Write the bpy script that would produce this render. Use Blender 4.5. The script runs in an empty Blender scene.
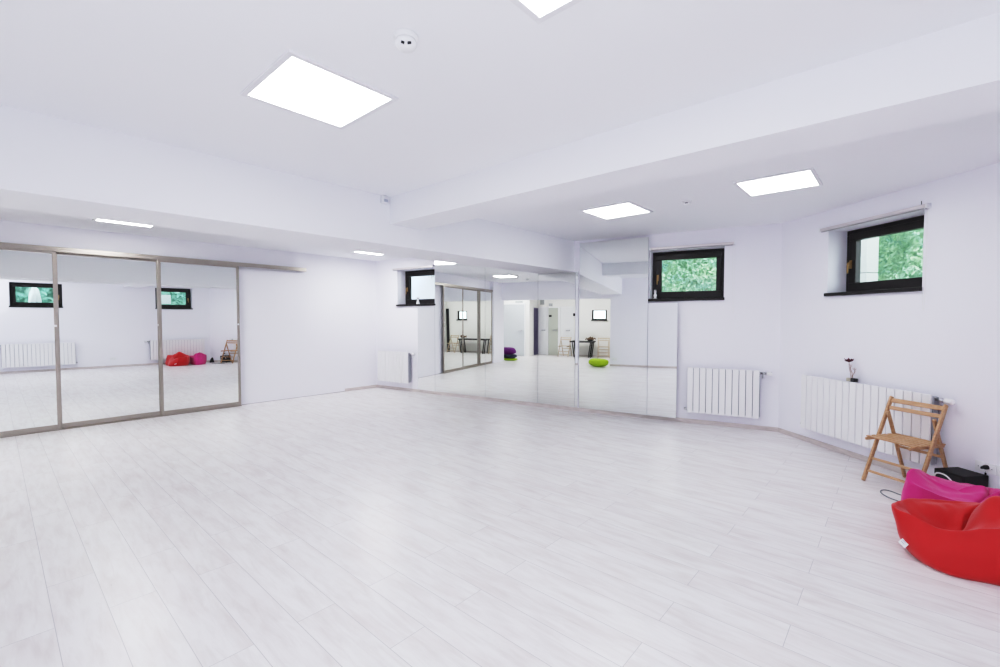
import bpy, bmesh, math, random
from mathutils import Vector, Matrix, noise

random.seed(7)
SC = bpy.context.scene
COL = SC.collection
H = 1.45                      # eye height
CEIL = 2.65
PI = math.pi

# ------------------------------------------------------------------ materials
def new_mat(name):
    m = bpy.data.materials.new(name)
    m.use_nodes = True
    nt = m.node_tree
    b = nt.nodes['Principled BSDF']
    return m, nt, b

def mat(name, col, rough=.5, metal=0., spec=.5, noise_amt=0., noise_scale=8., bump=0., bump_scale=60., coat=0., sheen=0.):
    m, nt, b = new_mat(name)
    b.inputs['Base Color'].default_value = (*col, 1)
    b.inputs['Roughness'].default_value = rough
    b.inputs['Metallic'].default_value = metal
    b.inputs['Specular IOR Level'].default_value = spec
    b.inputs['Coat Weight'].default_value = coat
    b.inputs['Sheen Weight'].default_value = sheen
    tc = nt.nodes.new('ShaderNodeTexCoord')
    if noise_amt:
        n = nt.nodes.new('ShaderNodeTexNoise'); n.inputs['Scale'].default_value = noise_scale; n.inputs['Detail'].default_value = 5
        r = nt.nodes.new('ShaderNodeMix'); r.data_type = 'RGBA'
        r.inputs['A'].default_value = (*[c * (1 - noise_amt) for c in col], 1)
        r.inputs['B'].default_value = (*[min(1, c * (1 + noise_amt)) for c in col], 1)
        nt.links.new(tc.outputs['Object'], n.inputs['Vector'])
        nt.links.new(n.outputs['Fac'], r.inputs['Factor'])
        nt.links.new(r.outputs['Result'], b.inputs['Base Color'])
    if bump:
        n = nt.nodes.new('ShaderNodeTexNoise'); n.inputs['Scale'].default_value = bump_scale; n.inputs['Detail'].default_value = 4
        bp = nt.nodes.new('ShaderNodeBump'); bp.inputs['Strength'].default_value = bump; bp.inputs['Distance'].default_value = .004
        nt.links.new(tc.outputs['Object'], n.inputs['Vector'])
        nt.links.new(n.outputs['Fac'], bp.inputs['Height'])
        nt.links.new(bp.outputs['Normal'], b.inputs['Normal'])
    return m

def emit_mat(name, col, strength):
    m, nt, b = new_mat(name)
    b.inputs['Base Color'].default_value = (.9, .9, .9, 1)
    b.inputs['Emission Color'].default_value = (*col, 1)
    b.inputs['Emission Strength'].default_value = strength
    return m

M = {}
M['wall'] = mat('wall_paint', (.885, .882, .95), .75, spec=.2, noise_amt=.006, noise_scale=2.5, bump=.06, bump_scale=90)
M['ceiling'] = mat('ceiling_paint', (.91, .92, .958), .8, spec=.2, noise_amt=.006, noise_scale=2)
M['back_wall'] = mat('back_wall_paint', (.87, .86, .83), .75, spec=.2, noise_amt=.01, noise_scale=2)
M['white'] = mat('white_enamel', (.87, .87, .885), .35, spec=.4)
M['plastic'] = mat('white_plastic', (.85, .86, .88), .35)
M['radiator_gap'] = mat('radiator_side_gap_shade', (.40, .41, .45), .4)  # grey of the side grille; also paints shade between the fins
M['steel'] = mat('valve_steel', (.55, .55, .57), .3, 1)
M['frame_gold'] = mat('champagne_aluminium', (.40, .365, .325), .32, .85, noise_amt=.04, noise_scale=3)
M['alu'] = mat('blind_aluminium', (.70, .66, .67), .35, .35)
M['alu_shadow'] = mat('rail_shadow_line', (.42, .40, .42), .4, .3)  # shadow-line tone, also paints the gap shade along the wall foot
M['win'] = mat('dark_window_frame', (.012, .009, .009), .35, spec=.4)
M['brass'] = mat('brass_handle', (.40, .26, .12), .35, .9)
M['black'] = mat('black_case', (.011, .011, .012), .55, spec=.35, bump=.15, bump_scale=200)
M['rubber'] = mat('black_rubber', (.015, .015, .016), .6)
M['grey_wire'] = mat('grey_wire', (.22, .24, .25), .5)
M['white_wire'] = mat('white_wire', (.85, .85, .85), .5)
M['slot'] = mat('dark_slot', (.02, .02, .025), .6)
M['lightframe'] = mat('light_frame', (.82, .82, .86), .5)
M['panel'] = emit_mat('led_diffuser', (.95, .97, 1.0), 11.0)
M['panel_side'] = emit_mat('led_diffuser_side_bay', (.98, .985, 1.0), 25.0)
M['red'] = mat('red_polyester', (.54, .016, .018), .62, spec=.25, noise_amt=.10, noise_scale=5, bump=.25, bump_scale=420, sheen=.25)
M['pink'] = mat('pink_polyester', (.60, .035, .22), .60, spec=.25, noise_amt=.08, noise_scale=5, bump=.25, bump_scale=420, sheen=.25)
M['lime'] = mat('lime_polyester', (.36, .55, .02), .6, spec=.25, noise_amt=.06)
M['purple'] = mat('purple_polyester', (.12, .015, .14), .6, spec=.25)
M['navy'] = mat('navy_fabric', (.02, .03, .06), .7)
M['tag'] = mat('white_tag', (.86, .87, .9), .6)
M['tagprint'] = mat('tag_print', (.30, .36, .50), .6)
M['seam'] = mat('red_seam', (.36, .012, .016), .7)
M['darkseam'] = mat('pink_seam', (.40, .02, .17), .7)
M['door_white'] = mat('white_door', (.80, .81, .82), .45)
M['door_grey'] = mat('grey_green_door', (.50, .52, .46), .5)
M['door_wide'] = mat('pale_grey_door', (.55, .58, .61), .5)
M['sign'] = mat('grey_plate', (.42, .44, .44), .5)
M['table_black'] = mat('black_table', (.015, .014, .014), .4)
M['plant_brown'] = mat('dried_flowers', (.16, .10, .06), .8, noise_amt=.4, noise_scale=30)
M['cloth'] = mat('grey_green_cloth', (.40, .44, .38), .8)
M['beige'] = mat('beige_stone', (.52, .48, .40), .6)
M['petal'] = mat('dark_red_petal', (.10, .005, .02), .6)
M['twig'] = mat('pale_twig', (.42, .30, .26), .7)
M['leafpale'] = mat('pale_bloom', (.78, .72, .72), .6)
M['figure'] = mat('white_ceramic', (.78, .78, .79), .25, noise_amt=.12, noise_scale=40)
M['stone'] = mat('light_well_stone', (.66, .65, .64), .8, noise_amt=.06, noise_scale=6)
M['outwhite'] = mat('white_render_outside', (.84, .86, .9), .8, noise_amt=.04, noise_scale=4)
M['gravel'] = mat('outside_ground', (.30, .30, .26), .9, noise_amt=.3, noise_scale=30)

def wood_mat(name, c1, c2, rough=.45, scale=1.0):
    m, nt, b = new_mat(name)
    tc = nt.nodes.new('ShaderNodeTexCoord')
    mp = nt.nodes.new('ShaderNodeMapping'); mp.inputs['Scale'].default_value = (9 * scale, 9 * scale, 60 * scale)
    mp.inputs['Rotation'].default_value = (0, PI / 2, .2)
    n = nt.nodes.new('ShaderNodeTexNoise'); n.inputs['Scale'].default_value = 1.2; n.inputs['Detail'].default_value = 6
    cr = nt.nodes.new('ShaderNodeValToRGB')
    cr.color_ramp.elements[0].position = .3; cr.color_ramp.elements[0].color = (*c1, 1)
    cr.color_ramp.elements[1].position = .7; cr.color_ramp.elements[1].color = (*c2, 1)
    nt.links.new(tc.outputs['Object'], mp.inputs['Vector']); nt.links.new(mp.outputs['Vector'], n.inputs['Vector'])
    nt.links.new(n.outputs['Fac'], cr.inputs['Fac']); nt.links.new(cr.outputs['Color'], b.inputs['Base Color'])
    b.inputs['Roughness'].default_value = rough
    return m
M['beech'] = wood_mat('beech_wood', (.42, .245, .13), (.56, .36, .21))
M['pale_wood'] = wood_mat('pale_wood', (.50, .40, .29), (.60, .50, .38))

def mirror_mat():
    m, nt, b = new_mat('silvered_glass')
    b.inputs['Base Color'].default_value = (.895, .922, .902, 1)
    b.inputs['Metallic'].default_value = 1
    b.inputs['Roughness'].default_value = 0.0
    return m
M['mirror'] = mirror_mat()
M['mirror_edge'] = mat('mirror_edge', (.34, .39, .38), .25)

def glass_mat():
    m = bpy.data.materials.new('window_glass'); m.use_nodes = True
    nt = m.node_tree; nt.nodes.clear()
    out = nt.nodes.new('ShaderNodeOutputMaterial')
    tr = nt.nodes.new('ShaderNodeBsdfTransparent'); tr.inputs['Color'].default_value = (.93, .97, .96, 1)
    gl = nt.nodes.new('ShaderNodeBsdfGlossy'); gl.inputs['Roughness'].default_value = .01
    lw_ = nt.nodes.new('ShaderNodeLayerWeight'); lw_.inputs['Blend'].default_value = .5
    pw = nt.nodes.new('ShaderNodeMath'); pw.operation = 'POWER'; pw.inputs[1].default_value = 4
    nt.links.new(lw_.outputs['Facing'], pw.inputs[0])
    fr = nt.nodes.new('ShaderNodeMath'); fr.operation = 'MULTIPLY_ADD'; fr.inputs[1].default_value = .7; fr.inputs[2].default_value = .03
    nt.links.new(pw.outputs[0], fr.inputs[0])
    mx = nt.nodes.new('ShaderNodeMixShader')
    nt.links.new(fr.outputs[0], mx.inputs['Fac']); nt.links.new(tr.outputs['BSDF'], mx.inputs[1]); nt.links.new(gl.outputs['BSDF'], mx.inputs[2])
    nt.links.new(mx.outputs['Shader'], out.inputs['Surface'])
    return m
M['glass'] = glass_mat()

def leaf_mat(name, dark, lightc):
    m, nt, b = new_mat(name)
    tc = nt.nodes.new('ShaderNodeTexCoord')
    n = nt.nodes.new('ShaderNodeTexNoise'); n.inputs['Scale'].default_value = 5.0; n.inputs['Detail'].default_value = 8; n.inputs['Roughness'].default_value = .7
    cr = nt.nodes.new('ShaderNodeValToRGB')
    cr.color_ramp.elements[0].position = .32; cr.color_ramp.elements[0].color = (*dark, 1)
    cr.color_ramp.elements[1].position = .68; cr.color_ramp.elements[1].color = (*lightc, 1)
    nt.links.new(tc.outputs['Object'], n.inputs['Vector']); nt.links.new(n.outputs['Fac'], cr.inputs['Fac'])
    nt.links.new(cr.outputs['Color'], b.inputs['Base Color'])
    b.inputs['Roughness'].default_value = .6
    b.inputs['Transmission Weight'].default_value = 0
    return m
M['leaf_green'] = leaf_mat('hedge_leaf', (.20, .38, .33), (.66, .84, .54))
M['leaf_teal'] = leaf_mat('shrub_leaf', (.12, .32, .29), (.46, .72, .58))

def floor_mat():
    m, nt, b = new_mat('whitewashed_laminate')
    N, L = nt.nodes.new, nt.links.new
    tc = N('ShaderNodeTexCoord')
    mp = N('ShaderNodeMapping'); mp.inputs['Location'].default_value = (.35, -.163, 0)
    L(tc.outputs['Object'], mp.inputs['Vector'])
    br = N('ShaderNodeTexBrick')
    br.offset = .37; br.offset_frequency = 2; br.squash = 1
    br.inputs['Color1'].default_value = (0, 0, 0, 1); br.inputs['Color2'].default_value = (1, 1, 1, 1); br.inputs['Mortar'].default_value = (.5, .5, .5, 1)
    br.inputs['Scale'].default_value = 1; br.inputs['Mortar Size'].default_value = .0016; br.inputs['Mortar Smooth'].default_value = .2
    br.inputs['Bias'].default_value = 0; br.inputs['Brick Width'].default_value = 1.29; br.inputs['Row Height'].default_value = .1925
    L(mp.outputs['Vector'], br.inputs['Vector'])
    # plank id pushes the grain around so each board has its own figure
    sep = N('ShaderNodeSeparateColor'); L(br.outputs['Color'], sep.inputs['Color'])
    mul = N('ShaderNodeMath'); mul.operation = 'MULTIPLY'; mul.inputs[1].default_value = 37.0; L(sep.outputs['Red'], mul.inputs[0])
    comb = N('ShaderNodeCombineXYZ'); L(mul.outputs[0], comb.inputs['Z'])
    add = N('ShaderNodeVectorMath'); add.operation = 'ADD'; L(mp.outputs['Vector'], add.inputs[0]); L(comb.outputs[0], add.inputs[1])
    sc = N('ShaderNodeVectorMath'); sc.operation = 'MULTIPLY'; sc.inputs[1].default_value = (2.2, 15, 1); L(add.outputs[0], sc.inputs[0])
    g = N('ShaderNodeTexNoise'); g.inputs['Scale'].default_value = 1.6; g.inputs['Detail'].default_value = 9; g.inputs['Roughness'].default_value = .62; g.inputs['Distortion'].default_value = .6
    L(sc.outputs[0], g.inputs['Vector'])
    sc2 = N('ShaderNodeVectorMath'); sc2.operation = 'MULTIPLY'; sc2.inputs[1].default_value = (2.0, 6.5, 1); L(add.outputs[0], sc2.inputs[0])
    k = N('ShaderNodeTexNoise'); k.inputs['Scale'].default_value = 1.5; k.inputs['Detail'].default_value = 4; k.inputs['Roughness'].default_value = .5
    L(sc2.outputs[0], k.inputs['Vector'])
    r1 = N('ShaderNodeValToRGB')
    r1.color_ramp.elements[0].position = .30; r1.color_ramp.elements[0].color = (.735, .705, .695, 1)
    r1.color_ramp.elements[1].position = .56; r1.color_ramp.elements[1].color = (.862, .85, .85, 1)
    L(g.outputs['Fac'], r1.inputs['Fac'])
    r2 = N('ShaderNodeValToRGB')
    r2.color_ramp.elements[0].position = .30; r2.color_ramp.elements[0].color = (.84, .79, .775, 1)
    r2.color_ramp.elements[1].position = .55; r2.color_ramp.elements[1].color = (1, 1, 1, 1)
    L(k.outputs['Fac'], r2.inputs['Fac'])
    mx = N('ShaderNodeMix'); mx.data_type = 'RGBA'; mx.blend_type = 'MULTIPLY'; mx.inputs['Factor'].default_value = .6
    L(r1.outputs['Color'], mx.inputs['A']); L(r2.outputs['Color'], mx.inputs['B'])
    r3 = N('ShaderNodeValToRGB')
    r3.color_ramp.elements[0].color = (.955, .945, .95, 1); r3.color_ramp.elements[1].color = (1.0, 1.0, 1.0, 1)
    L(sep.outputs['Red'], r3.inputs['Fac'])
    m2 = N('ShaderNodeMix'); m2.data_type = 'RGBA'; m2.blend_type = 'MULTIPLY'; m2.inputs['Factor'].default_value = 1
    L(mx.outputs['Result'], m2.inputs['A']); L(r3.outputs['Color'], m2.inputs['B'])
    m3 = N('ShaderNodeMix'); m3.data_type = 'RGBA'
    L(br.outputs['Fac'], m3.inputs['Factor']); L(m2.outputs['Result'], m3.inputs['A']); m3.inputs['B'].default_value = (.46, .44, .45, 1)
    L(m3.outputs['Result'], b.inputs['Base Color'])
    rr = N('ShaderNodeMapRange'); rr.inputs['To Min'].default_value = .24; rr.inputs['To Max'].default_value = .36
    L(g.outputs['Fac'], rr.inputs['Value']); L(rr.outputs['Result'], b.inputs['Roughness'])
    b.inputs['Specular IOR Level'].default_value = .5
    bp = N('ShaderNodeBump'); bp.inputs['Strength'].default_value = .12; bp.inputs['Distance'].default_value = .002
    L(g.outputs['Fac'], bp.inputs['Height']); L(bp.outputs['Normal'], b.inputs['Normal'])
    return m
M['floor'] = floor_mat()

def base_mat():
    return wood_mat('washed_skirting', (.56, .50, .48), (.70, .645, .62), .5, .6)
M['base'] = base_mat()

# ------------------------------------------------------------------ mesh helpers
def box(bm, x0, x1, y0, y1, z0, z1, mi=0):
    vs = [bm.verts.new((x, y, z)) for z in (z0, z1) for y in (y0, y1) for x in (x0, x1)]
    for f in ((0, 2, 3, 1), (4, 5, 7, 6), (0, 1, 5, 4), (2, 6, 7, 3), (0, 4, 6, 2), (1, 3, 7, 5)):
        fc = bm.faces.new([vs[i] for i in f]); fc.material_index = mi
    return vs

def bar(bm, a, b, w, d, up=(0, 0, 1), mi=0):
    """rectangular bar from a to b, w across, d along 'up' side"""
    a, b, up = Vector(a), Vector(b), Vector(up)
    t = (b - a).normalized(); s = t.cross(up)
    if s.length < 1e-4: s = t.cross(Vector((1, 0, 0)))
    s.normalize(); u = s.cross(t).normalized()
    vs = []
    for p in (a, b):
        for i, j in ((-1, -1), (1, -1), (1, 1), (-1, 1)):
            vs.append(bm.verts.new(p + s * (i * w / 2) + u * (j * d / 2)))
    for f in ((3, 2, 1, 0), (4, 5, 6, 7), (0, 1, 5, 4), (1, 2, 6, 5), (2, 3, 7, 6), (3, 0, 4, 7)):
        fc = bm.faces.new([vs[i] for i in f]); fc.material_index = mi

def tube(bm, pts, r, n=10, mi=0, caps=True):
    pts = [Vector(p) for p in pts]; rings = []
    ref = Vector((0, 0, 1))
    for i, p in enumerate(pts):
        t = (pts[min(i + 1, len(pts) - 1)] - pts[max(i - 1, 0)]).normalized()
        if i == 0:
            if abs(t.dot(ref)) > .9: ref = Vector((1, 0, 0))
            s = t.cross(ref).normalized()
        else:
            s = (s - t * s.dot(t)).normalized()
        u = s.cross(t)
        rr = r[i] if isinstance(r, (list, tuple)) else r
        rings.append([bm.verts.new(p + s * (math.cos(k * 2 * PI / n) * rr) + u * (math.sin(k * 2 * PI / n) * rr)) for k in range(n)])
    for a, b in zip(rings, rings[1:]):
        for k in range(n):
            f = bm.faces.new((a[k], a[(k + 1) % n], b[(k + 1) % n], b[k])); f.material_index = mi; f.smooth = True
    if caps:
        for rg in (rings[0][::-1], rings[-1]):
            f = bm.faces.new(rg); f.material_index = mi

def lathe(bm, prof, c=(0, 0, 0), n=24, mi=0, axis='z'):
    rings = []
    for r, h in prof:
        ring = []
        for k in range(n):
            a = 2 * PI * k / n
            p = (r * math.cos(a), r * math.sin(a), h)
            if axis == 'x': p = (h, p[0], p[1])
            if axis == 'y': p = (p[0], h, p[1])
            ring.append(bm.verts.new((c[0] + p[0], c[1] + p[1], c[2] + p[2])))
        rings.append(ring)
    for a, b in zip(rings, rings[1:]):
        for k in range(n):
            f = bm.faces.new((a[k], a[(k + 1) % n], b[(k + 1) % n], b[k])); f.material_index = mi; f.smooth = True
    for rg in (rings[0][::-1], rings[-1]):
        f = bm.faces.new(rg); f.material_index = mi

def spline(pts, n=10):
    pts = [Vector(p) for p in pts]; out = []
    q = [pts[0] * 2 - pts[1]] + pts + [pts[-1] * 2 - pts[-2]]
    for i in range(1, len(q) - 2):
        p0, p1, p2, p3 = q[i - 1:i + 3]
        for k in range(n):
            t = k / n
            out.append(.5 * ((2 * p1) + (p2 - p0) * t + (2 * p0 - 5 * p1 + 4 * p2 - p3) * t * t + (3 * p1 - p0 - 3 * p2 + p3) * t ** 3))
    out.append(pts[-1])
    return out

def obj(name, bm, m, parent=None, bevel=0., smooth=False, subsurf=0):
    bmesh.ops.recalc_face_normals(bm, faces=bm.faces)
    me = bpy.data.meshes.new(name); bm.to_mesh(me); bm.free()
    for mm in (m if isinstance(m, (list, tuple)) else [m]): me.materials.append(mm)
    if smooth:
        for p in me.polygons: p.use_smooth = True
    o = bpy.data.objects.new(name, me); COL.objects.link(o)
    if parent: o.parent = parent
    if bevel:
        b = o.modifiers.new('bevel', 'BEVEL'); b.width = bevel; b.segments = 2; b.limit_method = 'ANGLE'; b.angle_limit = .6
    if subsurf:
        s = o.modifiers.new('sub', 'SUBSURF'); s.levels = s.render_levels = subsurf
    return o

def B(name, m, parent, *boxes, bevel=0.):
    bm = bmesh.new()
    for b in boxes: box(bm, *b)
    return obj(name, bm, m, parent, bevel)

def tag(o, label, cat=None, group=None, kind=None):
    o['label'] = label
    if cat: o['category'] = cat
    if group: o['group'] = group
    if kind: o['kind'] = kind
    return o

def thing(name, label, cat, loc=(0, 0, 0), rz=0., group=None, kind=None):
    o = bpy.data.objects.new(name, None); COL.objects.link(o)
    o.empty_display_size = .1
    o.location = loc; o.rotation_euler = (0, 0, rz)
    return tag(o, label, cat, group, kind)

def dup(root, loc, rz, label):
    r = root.copy(); COL.objects.link(r); r.location = loc; r.rotation_euler = (0, 0, rz); r['label'] = label
    for ch in list(root.children):
        c = ch.copy(); COL.objects.link(c); c.parent = r; c.matrix_parent_inverse = ch.matrix_parent_inverse.copy()
        for g in ch.children:
            d = g.copy(); COL.objects.link(d); d.parent = c
    return r

# ------------------------------------------------------------------ plan of the room
# x along the boards, y towards the mirrored end wall; the camera stands at the origin
def dirdeg(a): a = math.radians(a); return (math.cos(a), math.sin(a))
class Run:
    """a straight wall run: s along it, n outward"""
    def __init__(self, p, ang): self.p = p; self.a = math.radians(ang); self.d = dirdeg(ang); self.n = (-self.d[1], self.d[0])
    def at(self, s, n=0., z=0.): return (self.p[0] + self.d[0] * s + self.n[0] * n, self.p[1] + self.d[1] * s + self.n[1] * n, z)
A_X = -8.22
RB = Run((-8.22, 5.36), 8.8);  LB = 4.574
RC = Run((-3.70, 6.06), 12.8); LC = 2.646
C1 = (-1.12, 6.646)
RD = Run(C1, -41.5); LD = 2.725
D1 = RD.at(LD)
RE = Run((D1[0], D1[1]), -86.0); LE = 5.86
E1 = RE.at(LE)
T = .32                                             # outer wall thickness

# floor and ceiling
FL = [(-9.6, -4.6), (1.75, -4.6), RE.at(LE, T)[:2], RD.at(LD + .12, T)[:2], RC.at(LC + .1, T)[:2], RC.at(0, T)[:2], RB.at(-.3, T)[:2], (-9.6, 5.6)]
def slab(name, z0, z1, m, label):
    bm = bmesh.new()
    lo = [bm.verts.new((x, y, z0)) for x, y in FL]; hi = [bm.verts.new((x, y, z1)) for x, y in FL]
    bm.faces.new(lo[::-1]); bm.faces.new(hi)
    for i in range(len(FL)):
        j = (i + 1) % len(FL); bm.faces.new((lo[i], lo[j], hi[j], hi[i]))
    return tag(obj(name, bm, m), label, 'floor' if name == 'floor' else 'ceiling', kind='structure')
slab('floor', -.12, 0, M['floor'], 'whitewashed laminate plank floor of the empty dance studio')
slab('ceiling', CEIL, CEIL + .2, M['ceiling'], 'flat white painted ceiling of the studio')

def wall_run(name, run, length, label, hole=None, ext0=0., ext1=0., m=None):
    """hole: list of (s0, s1, z0, z1)"""
    o = bpy.data.objects.new(name, None)
    bm = bmesh.new(); s = -ext0
    for (a, b, z0, z1) in (hole or []):
        box(bm, s, a, 0, T, 0, CEIL); box(bm, a, b, 0, T, 0, z0); box(bm, a, b, 0, T, z1, CEIL); s = b
    box(bm, s, length + ext1, 0, T, 0, CEIL)
    bpy.data.objects.remove(o)
    w = obj(name, bm, m or M['wall']); w.location = run.at(0); w.rotation_euler = (0, 0, run.a)
    return tag(w, label, 'wall', kind='structure')

ZB, ZT = 1.70, 2.42
WB = (.63, 1.63, ZB, ZT); WC = (1.036, 1.995, ZB, ZT); WD = (.695, 1.70, ZB, ZT)
# windows of the right-hand wall, given by y (s runs towards the camera)
sE = lambda y: (D1[1] - y) / abs(RE.d[1])
WE1 = (sE(4.36), sE(3.42), ZB + .05, ZT); WE2 = (sE(1.34), sE(.33), ZB + .05, ZT)
wall_run('wall_back_left', RB, LB, 'white end wall carrying the broad mirror, with one small window', [WB], .3, .02)
wall_run('wall_back_right', RC, LC, 'white wall with the tall mirror, a dark window and a radiator', [WC], .02, .1)
wall_run('wall_diagonal', RD, LD, 'white slanting wall behind the folding chair', [WD], .06, .1)
wall_run('wall_right', RE, LE, 'white side wall behind the bean bags with two windows', [WE1, WE2], .1, .3)
def plain(name, m, label, *boxes, cat='wall'):
    return tag(B(name, m, None, *boxes), label, cat, kind='structure')
plain('wall_left', M['wall'], 'white wall behind the sliding mirror doors', (A_X - .3, A_X, -1.2, 5.7, 0, CEIL), (A_X - 1.2, A_X - .3, -1.2, -1.0, 0, CEIL), (A_X, -8.11, -1.2, -.34, 0, CEIL))
plain('wall_front', M['wall'], 'white wall right behind the camera, seen in the tall mirror', (-4.14, 1.75, -1.2, -1.0, 0, CEIL))
plain('wall_lobby_side', M['back_wall'], 'white return wall beside the lobby window', (-4.14, -3.9, -4.2, -1.2, 0, CEIL))
plain('wall_lintel', M['wall'], 'white lintel over the wide opening to the lobby', (-9.3, -4.14, -1.2, -1.0, 2.06, CEIL))
WLB = (-5.24, -4.68, 1.375, 1.775)
plain('wall_lobby_back', M['back_wall'], 'white lobby back wall with doors and a small window',
      (-8.05, WLB[0], -4.4, -4.2, 0, CEIL), (WLB[1], -3.8, -4.4, -4.2, 0, CEIL), (WLB[0], WLB[1], -4.4, -4.2, 0, WLB[2]), (WLB[0], WLB[1], -4.4, -4.2, WLB[3], CEIL),
      (-9.5, -7.92, -3.4, -3.2, 0, CEIL), (-8.05, -7.92, -4.2, -3.4, 0, CEIL))
plain('wall_lobby_left', M['back_wall'], 'white end wall of the lobby', (-9.5, -9.3, -3.2, -1.2, 0, CEIL))

# beams
tag(B('gap_shadow_1', M['alu_shadow'], None, (A_X, A_X + .004, 2.74, 4.63, 0, .007)), 'thin painted shadow line of the gap at the foot of the plain white wall', 'gap_shadow', kind='structure')  # dark strip put in for the shade of the gap
tag(B('ceiling_beam', M['ceiling'], None, (-4.42, -3.80, -1.0, 6.3, 2.18, CEIL)), 'deep white beam running the length of the room towards the mirrored end wall', 'beam', kind='structure')
tag(B('ceiling_beam', M['ceiling'], None, (-3.80, 1.05, 2.65, 3.04, 2.387, CEIL)), 'shallower white cross beam meeting the long beam near the motion sensor', 'beam', kind='structure')

# skirting
def skirt(name, run, s0, s1, label):
    bm = bmesh.new(); box(bm, s0, s1, -.016, 0, 0, .056)
    o = obj(name, bm, M['base'], None, .004); o.location = run.at(0); o.rotation_euler = (0, 0, run.a)
    tag(o, label, 'skirting board', kind='structure')
skirt('baseboard_back_left', RB, 0, LB, 'pale wood skirting under the broad mirror')
skirt('baseboard_back_right', RC, 0, LC, 'pale wood skirting under the tall mirror and radiator')
skirt('baseboard_diagonal', RD, 0, LD, 'pale wood skirting behind the folding chair')
skirt('baseboard_right', RE, 0, LE, 'pale wood skirting behind the bean bags')
tag(B('baseboard_left', M['base'], None, (A_X, A_X + .016, 4.63, 5.36, 0, .056), bevel=.004), 'short pale wood skirting at the far end of the left wall', 'skirting board', kind='structure')
tag(B('baseboard_front', M['base'], None, (-4.14, 1.3, -1.0, -.984, 0, .056), bevel=.004), 'pale wood skirting on the wall seen in the tall mirror', 'skirting board', kind='structure')
tag(B('baseboard_lobby', M['base'], None, (-7.92, -4.14, -4.2, -4.184, 0, .056), bevel=.004), 'pale wood skirting along the lobby back wall', 'skirting board', kind='structure')

# ------------------------------------------------------------------ windows
def window(idx, run, w, label, handle_side=-1):
    s0, s1, z0, z1 = w
    W = s1 - s0; Hh = z1 - z0
    r = thing('window_%d' % idx, label, 'window', run.at(s0, 0, z0), run.a, kind='structure')
    n0 = .23                                                    # the frame sits deep in the reveal
    f = .055
    B('window_frame', M['win'], r, (0, W, n0, n0 + .07, 0, f), (0, W, n0, n0 + .07, Hh - f, Hh), (0, f, n0, n0 + .07, f, Hh - f), (W - f, W, n0, n0 + .07, f, Hh - f), bevel=.004)
    a, b = f - .012, .118
    sash = B('sash', M['win'], r, (a, W - a, n0 - .018, n0 + .05, a, b + .022), (a, W - a, n0 - .018, n0 + .05, Hh - b, Hh - a), (a, b + .01, n0 - .018, n0 + .05, b + .022, Hh - b), (W - b + .01, W - a, n0 - .018, n0 + .05, b + .022, Hh - b), bevel=.006)
    g = B('glass', M['glass'], sash, (b - .01, W - b + .01, n0 + .015, n0 + .019, b - .01, Hh - b + .01))
    hx = .075 if handle_side < 0 else W - .075
    bm = bmesh.new()
    box(bm, hx - .014, hx + .014, n0 - .028, n0 - .018, Hh * .5 - .06, Hh * .5 + .03)
    tube(bm, spline([(hx, n0 - .02, Hh * .5), (hx, n0 - .05, Hh * .5), (hx, n0 - .06, Hh * .5 - .02), (hx, n0 - .06, Hh * .5 - .115)], 5), .0085, 8)
    obj('handle', bm, M['brass'], sash)
    tag(B('sill', M['win'], r, (-.012, W + .01, -.035, n0, -.004, .032), bevel=.005), 'black window sill board')
    return r
window(1, RB, WB, 'small dark-framed window beside the broad mirror, white wall outside')
window(2, RC, WC, 'dark-framed window beside the tall mirror with green leaves outside')
window(3, RD, WD, 'dark-framed window above the longest radiator, stone and leaves outside')
window(4, RE, WE1, 'dark-framed window above the bean bags, seen in the sliding mirror')
window(5, RE, WE2, 'dark-framed side-wall window with a white boulder outside, seen in mirror')
# lobby window (seen only in the tall mirror)
lw = thing('window_6', 'small dark-framed lobby window seen in the mirror above the black table', 'window', (WLB[0], -4.2, WLB[2]), 0, kind='structure')
wW, wH = WLB[1] - WLB[0], WLB[3] - WLB[2]
B('window_frame', M['win'], lw, (0, wW, -.12, -.04, 0, .07), (0, wW, -.12, -.04, wH - .03, wH), (0, .06, -.12, -.04, .07, wH - .03), (wW - .06, wW, -.12, -.04, .07, wH - .03), bevel=.004)
B('glass', M['glass'], lw, (.05, wW - .05, -.09, -.086, .06, wH - .02))
B('sill', M['win'], lw, (-.02, wW + .02, -.04, .05, -.01, .03), bevel=.004)

# roller blinds above the windows
def blind(run, s0, s1, z, label, chain_s=None, chain_len=.7):
    r = thing('roller_blind', label, 'roller blind', run.at(s0, 0, z), run.a, group='rolled-up blinds over the windows')
    L = s1 - s0
    B('cassette', M['alu'], r, (0, L, -.046, -.002, 0, .033), bevel=.006)
    B('bottom_bar', M['alu_shadow'], r, (.01, L - .01, -.040, -.016, -.010, -.001), bevel=.002)
    B('end_cap', M['plastic'], r, (-.012, 0, -.049, -.002, -.004, .037), bevel=.003)
    B('end_cap', M['plastic'], r, (L, L + .012, -.049, -.002, -.004, .037), bevel=.003)
    if chain_s is not None:
        bm = bmesh.new(); x = chain_s - s0
        tube(bm, spline([(x - .012, -.045, 0), (x - .014, -.045, -chain_len * .5), (x - .006, -.045, -chain_len), (x + .008, -.045, -chain_len), (x + .012, -.045, -chain_len * .5), (x + .012, -.045, 0)], 6), .0016, 6)
        obj('bead_chain', bm, M['white_wire'], r)
    return r
blind(RB, .545, 1.60, 2.425, 'rolled-up blind over the window beside the broad mirror')
blind(RC, 1.05, 2.105, 2.425, 'rolled-up blind over the window beside the tall mirror', 2.108, .85)
bl3 = blind(RD, .625, 1.745, 2.425, 'rolled-up blind with a bead chain over the slanting wall window', 1.752, .85)
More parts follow.
